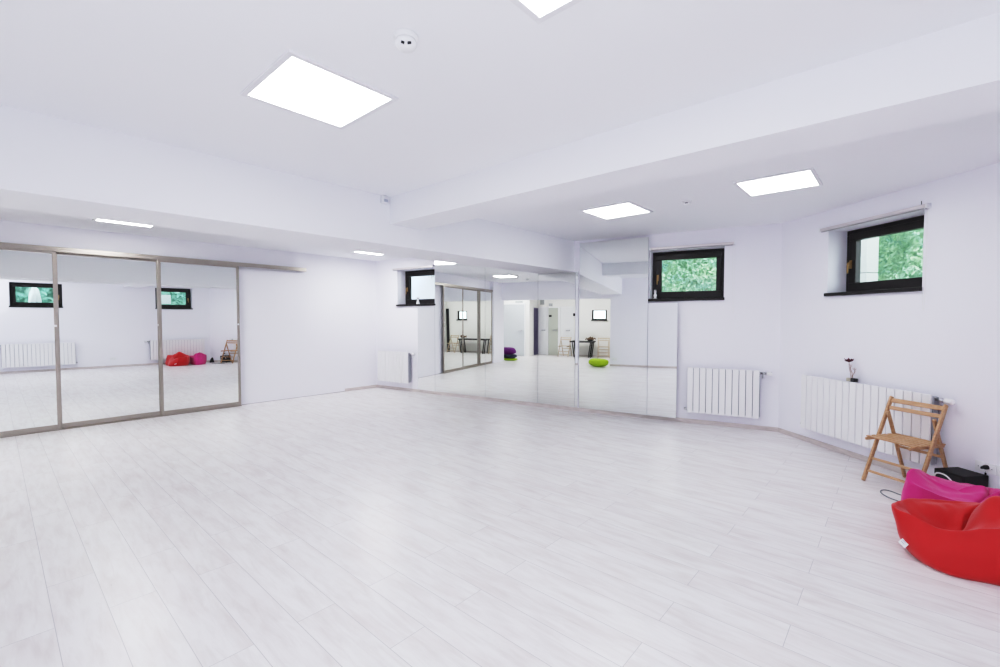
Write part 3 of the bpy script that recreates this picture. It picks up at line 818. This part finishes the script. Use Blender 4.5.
# ------------------------------------------------------------------ amplifier and cables
amp = thing('amplifier', 'black box amplifier on the floor under the triple wall socket', 'amplifier', (.248, 5.115, 0), math.radians(-41.5))
B('cabinet', M['black'], amp, (0, .217, 0, .225, .012, .222), bevel=.006)
B('foot', M['rubber'], amp, (.02, .05, .02, .05, 0, .013)); B('foot', M['rubber'], amp, (.17, .20, .02, .05, 0, .013))
B('foot', M['rubber'], amp, (.02, .05, .175, .205, 0, .013)); B('foot', M['rubber'], amp, (.17, .20, .175, .205, 0, .013))
B('grille', M['slot'], amp, (.015, .202, -.004, 0, .03, .205), bevel=.001)
bm = bmesh.new()
ca, sa = math.cos(math.radians(41.5)), math.sin(math.radians(41.5))
def to_amp(p):
    dx, dy = p[0] - .248, p[1] - 5.115
    return (dx * ca - dy * sa, dx * sa + dy * ca, p[2])
plug = RD.at(2.235, -.045, .285)
tube(bm, spline([to_amp(plug), to_amp((plug[0] - .012, plug[1] - .03, plug[2] - .004)), (.190, .245, .27), (.186, .235, .235), (.186, .23, .15), (.17, .2255, .08)], 8), .0055, 8)
obj('power_cord', bm, M['rubber'], amp)
bm = bmesh.new(); a_, b_ = to_amp(RD.at(2.240, -.0135, .283)), to_amp(RD.at(2.236, -.050, .286))
tube(bm, [a_, ((a_[0] + b_[0]) / 2, (a_[1] + b_[1]) / 2, a_[2]), b_], [.017, .017, .009], 12); obj('plug', bm, M['rubber'], amp)
bm = bmesh.new()
tube(bm, spline([(.012, -.02, .12), (.035, -.03, .185), (.08, -.04, .205), (.13, -.04, .195), (.175, -.03, .14), (.19, -.02, .05)], 8), .0055, 8)
tag(obj('signal_cable', bm, M['white_wire'], amp), 'white cable looped in front of the amplifier')
bm = bmesh.new()
tube(bm, spline([(.20, 4.67, .006), (.08, 4.70, .006), (-.02, 4.76, .006), (-.075, 4.86, .006), (-.066, 4.945, .006), (-.02, 4.955, .006), (.05, 4.90, .006), (.16, 4.84, .006), (.30, 4.93, .006)], 10), .0045, 8)
tag(obj('cable', bm, M['grey_wire']), 'thin grey cable looped on the floor beside the pink bean bag', 'cable')
r = thing('speaker', 'small black wedge speaker on the floor by the pink bean bag', 'speaker', (.66, 4.80, 0), math.radians(-80))
bm = bmesh.new()
prof = [(-.07, 0), (.06, 0), (.05, .07), (.0, .16), (-.03, .165)]
lo = [bm.verts.new((y, -.05, z)) for y, z in prof]; hi = [bm.verts.new((y, .05, z)) for y, z in prof]
bm.faces.new(lo); bm.faces.new(hi[::-1])
for i in range(5): j = (i + 1) % 5; bm.faces.new((lo[i], hi[i], hi[j], lo[j]))
obj('cabinet', bm, M['black'], r, .005)

# ------------------------------------------------------------------ the lobby seen in the mirrors
def hinged_door(idx, x0, x1, yw, h, m, label, handle_x, plate=None):
    r = thing('door_%d' % idx, label, 'door', (x0, yw, 0), 0, kind='structure')
    W = x1 - x0
    B('door_frame', M['white'], r, (-.05, 0, 0, .03, 0, h + .05), (W, W + .05, 0, .03, 0, h + .05), (0, W, 0, .03, h, h + .05), bevel=.004)
    leaf = B('door_leaf', m, r, (.003, W - .003, .002, .022, .008, h - .003), bevel=.003)
    bm = bmesh.new(); hx = handle_x
    lathe(bm, [(.025, .022), (.025, .030)], (hx, 0, .99), 16, axis='y')
    tube(bm, spline([(hx, .03, .99), (hx, .06, .99), (hx - .03, .066, .99), (hx - .13, .066, .985)], 5), .017, 8)
    obj('handle', bm, M['steel'], leaf)
    return r
def plate(x, y, z, w, h, label, m='sign'):
    o = B('wall_plate', M[m], None, (-w / 2, w / 2, 0, .02, -h / 2, h / 2), bevel=.003); o.location = (x, y, z); tag(o, label, 'wall plate', 'grey plates over the lobby doors')
hinged_door(1, -8.97, -8.12, -3.2, 1.99, M['door_wide'], 'wide pale grey lobby door seen in the mirror above the purple bag', .74)
hinged_door(2, -7.84, -7.56, -4.2, 1.87, M['door_white'], 'narrow white lobby door between the column and the grey door', .22)
hinged_door(3, -7.48, -7.08, -4.2, 1.87, M['door_grey'], 'grey-green lobby door with a small dark sign', .32)
hinged_door(4, -6.98, -6.50, -4.2, 1.87, M['door_white'], 'white lobby door behind the pale chair', .36)
plate(-8.34, -3.2, 2.08, .30, .09, 'grey plate over the wide pale grey lobby door')
plate(-7.74, -4.2, 2.10, .17, .20, 'grey plate over the narrow white lobby door')
plate(-7.39, -4.2, 1.99, .15, .11, 'grey plate over the grey-green lobby door')
o = B('door_sign', M['slot'], None, (-.055, .055, 0, .006, -.04, .04)); o.location = (-7.40, -4.178, 1.55); tag(o, 'small dark sign on the grey-green lobby door', 'sign')
o = B('alarm_box', M['slot'], None, (-.055, .055, 0, .05, -.055, .055), bevel=.006); o.location = (-6.42, -4.2, 1.60); tag(o, 'small black box on the lobby wall above the table', 'alarm box')
B2 = thing('door_curtain', 'dark purple curtain in the gap beside the wide lobby door', 'curtain', (-7.92, -3.9, 0), 0)
bm = bmesh.new(); pts = []
for k in range(25):
    pts.append((.0 + .012 * math.sin(k * 1.3) + .02, -.28 + k * .0215))
lo = [bm.verts.new((x, y, .02)) for x, y in pts]; hi = [bm.verts.new((x, y, 1.86)) for x, y in pts]
for i in range(24): bm.faces.new((lo[i], lo[i + 1], hi[i + 1], hi[i]))
obj('fabric', bm, mat('purple_curtain', (.10, .085, .15), .8), B2, smooth=True)
bm = bmesh.new(); tube(bm, [(.02, -.29, 1.87), (.02, .27, 1.87)], .012, 10); obj('rod', bm, M['steel'], B2)

tb = thing('table', 'black table with dried flowers on it, seen in the mirrors', 'table', (-5.74, -3.80, 0), math.radians(-2))
B('tabletop', M['table_black'], tb, (-.70, .68, -.26, .26, .560, .610), bevel=.006)
for sx in (-1, 1):
    for sy in (-.2, .2):
        for q in (0, .07):
            bm = bmesh.new(); bar(bm, (sx * (.62 - q), sy, .57), (sx * (.59 - q) + .05 * sx * (-1), sy, 0), .035, .035, (0, 1, 0)); obj('leg', bm, M['table_black'], tb, .004)
bw = thing('flower_bowl', 'bowl of dried brown flowers on the black table', 'flower arrangement', (-5.22, -3.80, .610), 0)
bm = bmesh.new(); lathe(bm, [(.05, 0), (.10, .02), (.13, .05), (.125, .052), (.09, .03), (.02, .02)], n=24); obj('bowl', bm, M['table_black'], bw)
random.seed(9); bm = bmesh.new()
for k in range(70):
    a = random.uniform(0, 2 * PI); q = random.uniform(0, .19); z = .06 + (.12 - q * .4) * random.random()
    s = random.uniform(.018, .034); M4 = Matrix.Translation((q * math.cos(a), q * math.sin(a) * .7, z)) @ Matrix.Diagonal((s, s, s * .7, 1))
    bmesh.ops.create_icosphere(bm, subdivisions=1, radius=1, matrix=M4)
o = obj('dried_blooms', bm, M['plant_brown'], bw); o['kind'] = 'stuff'
pc = folding_chair('folding_chair', 'pale wood folding chair at the table end near the lobby doors, mirrored', M['pale_wood'], (-6.50, -3.52, 0), math.radians(-172))
dup(pc, (-4.50, -3.62, 0), math.radians(172), 'pale wood folding chair under the lobby window, seen in the tall mirror')
lb = thing('leaning_board', 'tall dark board leaning in the lobby corner, seen in sliding mirror reflection', 'board', (-4.27, -4.10, 0), 0)
bm = bmesh.new(); bar(bm, (-.03, 0, 0), (.05, -.05, 1.88), .035, .13, (1, 0, 0)); obj('board', bm, M['slot'], lb, .006)
beanbag('floor_cushion', 'lime green floor cushion at the wall corner, seen in tall mirror', 'cushion', (-4.44, -.66, 0), math.radians(35), .32, .20, .24, M['lime'], e=.5, seed=5, wr=.008, nu=90, nv=40,
        spikes=((0, .5, .17, .1, .05, .03), (PI, .5, .08, .1, .04, 0)))
beanbag('floor_cushion', 'lime green flat cushion at the bottom of the stack by the purple bag', 'cushion', (-8.0, -1.48, 0), 0, .27, .2, .07, M['lime'], e=.4, seed=2, wr=.004, nu=80, nv=30)
beanbag('floor_cushion', 'dark navy cushion under the purple bag', 'cushion', (-8.02, -1.48, .068), 0, .26, .2, .14, M['navy'], e=.4, seed=4, wr=.004, nu=80, nv=30)
beanbag('bean_bag', 'purple bag on top of the navy cushion near the lobby door', 'bean bag', (-8.06, -1.48, .205), 0, .24, .2, .24, M['purple'], e=.55, seed=6, wr=.006, nu=80, nv=40,
        spikes=((0, .5, .06, .08, .06, 0), (PI * .8, .5, .2, .08, .02, .03)))

# ------------------------------------------------------------------ light, sky, camera
w = bpy.data.worlds.new('sky'); SC.world = w; w.use_nodes = True
bg = w.node_tree.nodes['Background']; bg.inputs['Color'].default_value = (.86, .94, 1.0, 1); bg.inputs['Strength'].default_value = 4.0

def fill_spot(name, loc, power, size, rot, cone):
    l = bpy.data.lights.new(name, 'SPOT'); l.energy = power; l.color = (.95, .97, 1.0); l.shadow_soft_size = size; l.spot_size = cone; l.spot_blend = 1.0
    o = bpy.data.objects.new(name, l); COL.objects.link(o); o.location = loc; o.rotation_euler = rot
fill_spot('ceiling_fill', (.05, -.55, 1.25), 110, .12, (PI, 0, 0), math.radians(165))  # fill spot added by the camera to brighten the ceiling

cam = bpy.data.cameras.new('camera'); co = bpy.data.objects.new('camera', cam); COL.objects.link(co)
F = 450.0
cam.sensor_width = 36; cam.lens = F / 1000 * 36; cam.clip_start = .05
co.location = (0, 0, H); co.rotation_euler = (PI / 2 - math.atan(15 / F), 0, math.atan(398 / F))
SC.camera = co

SC.view_settings.view_transform = 'Standard'
SC.view_settings.look = 'None'
SC.view_settings.exposure = 0.0
SC.view_settings.use_curve_mapping = True
cm = SC.view_settings.curve_mapping
cm.use_clip = False
cv = cm.curves[3]
for x, y in ((.06, .055), (.2, .27), (.4, .545), (.62, .705)): cv.points.new(x, y)
cv.points[0].location = (0, 0); cv.points[-1].location = (1.0, .84)
cm.update()
SC.cycles.max_bounces = 14
SC.cycles.diffuse_bounces = 8
SC.cycles.glossy_bounces = 8
SC.cycles.transmission_bounces = 6
SC.cycles.caustics_reflective = False
SC.cycles.caustics_refractive = False
SC.cycles.sample_clamp_indirect = 8
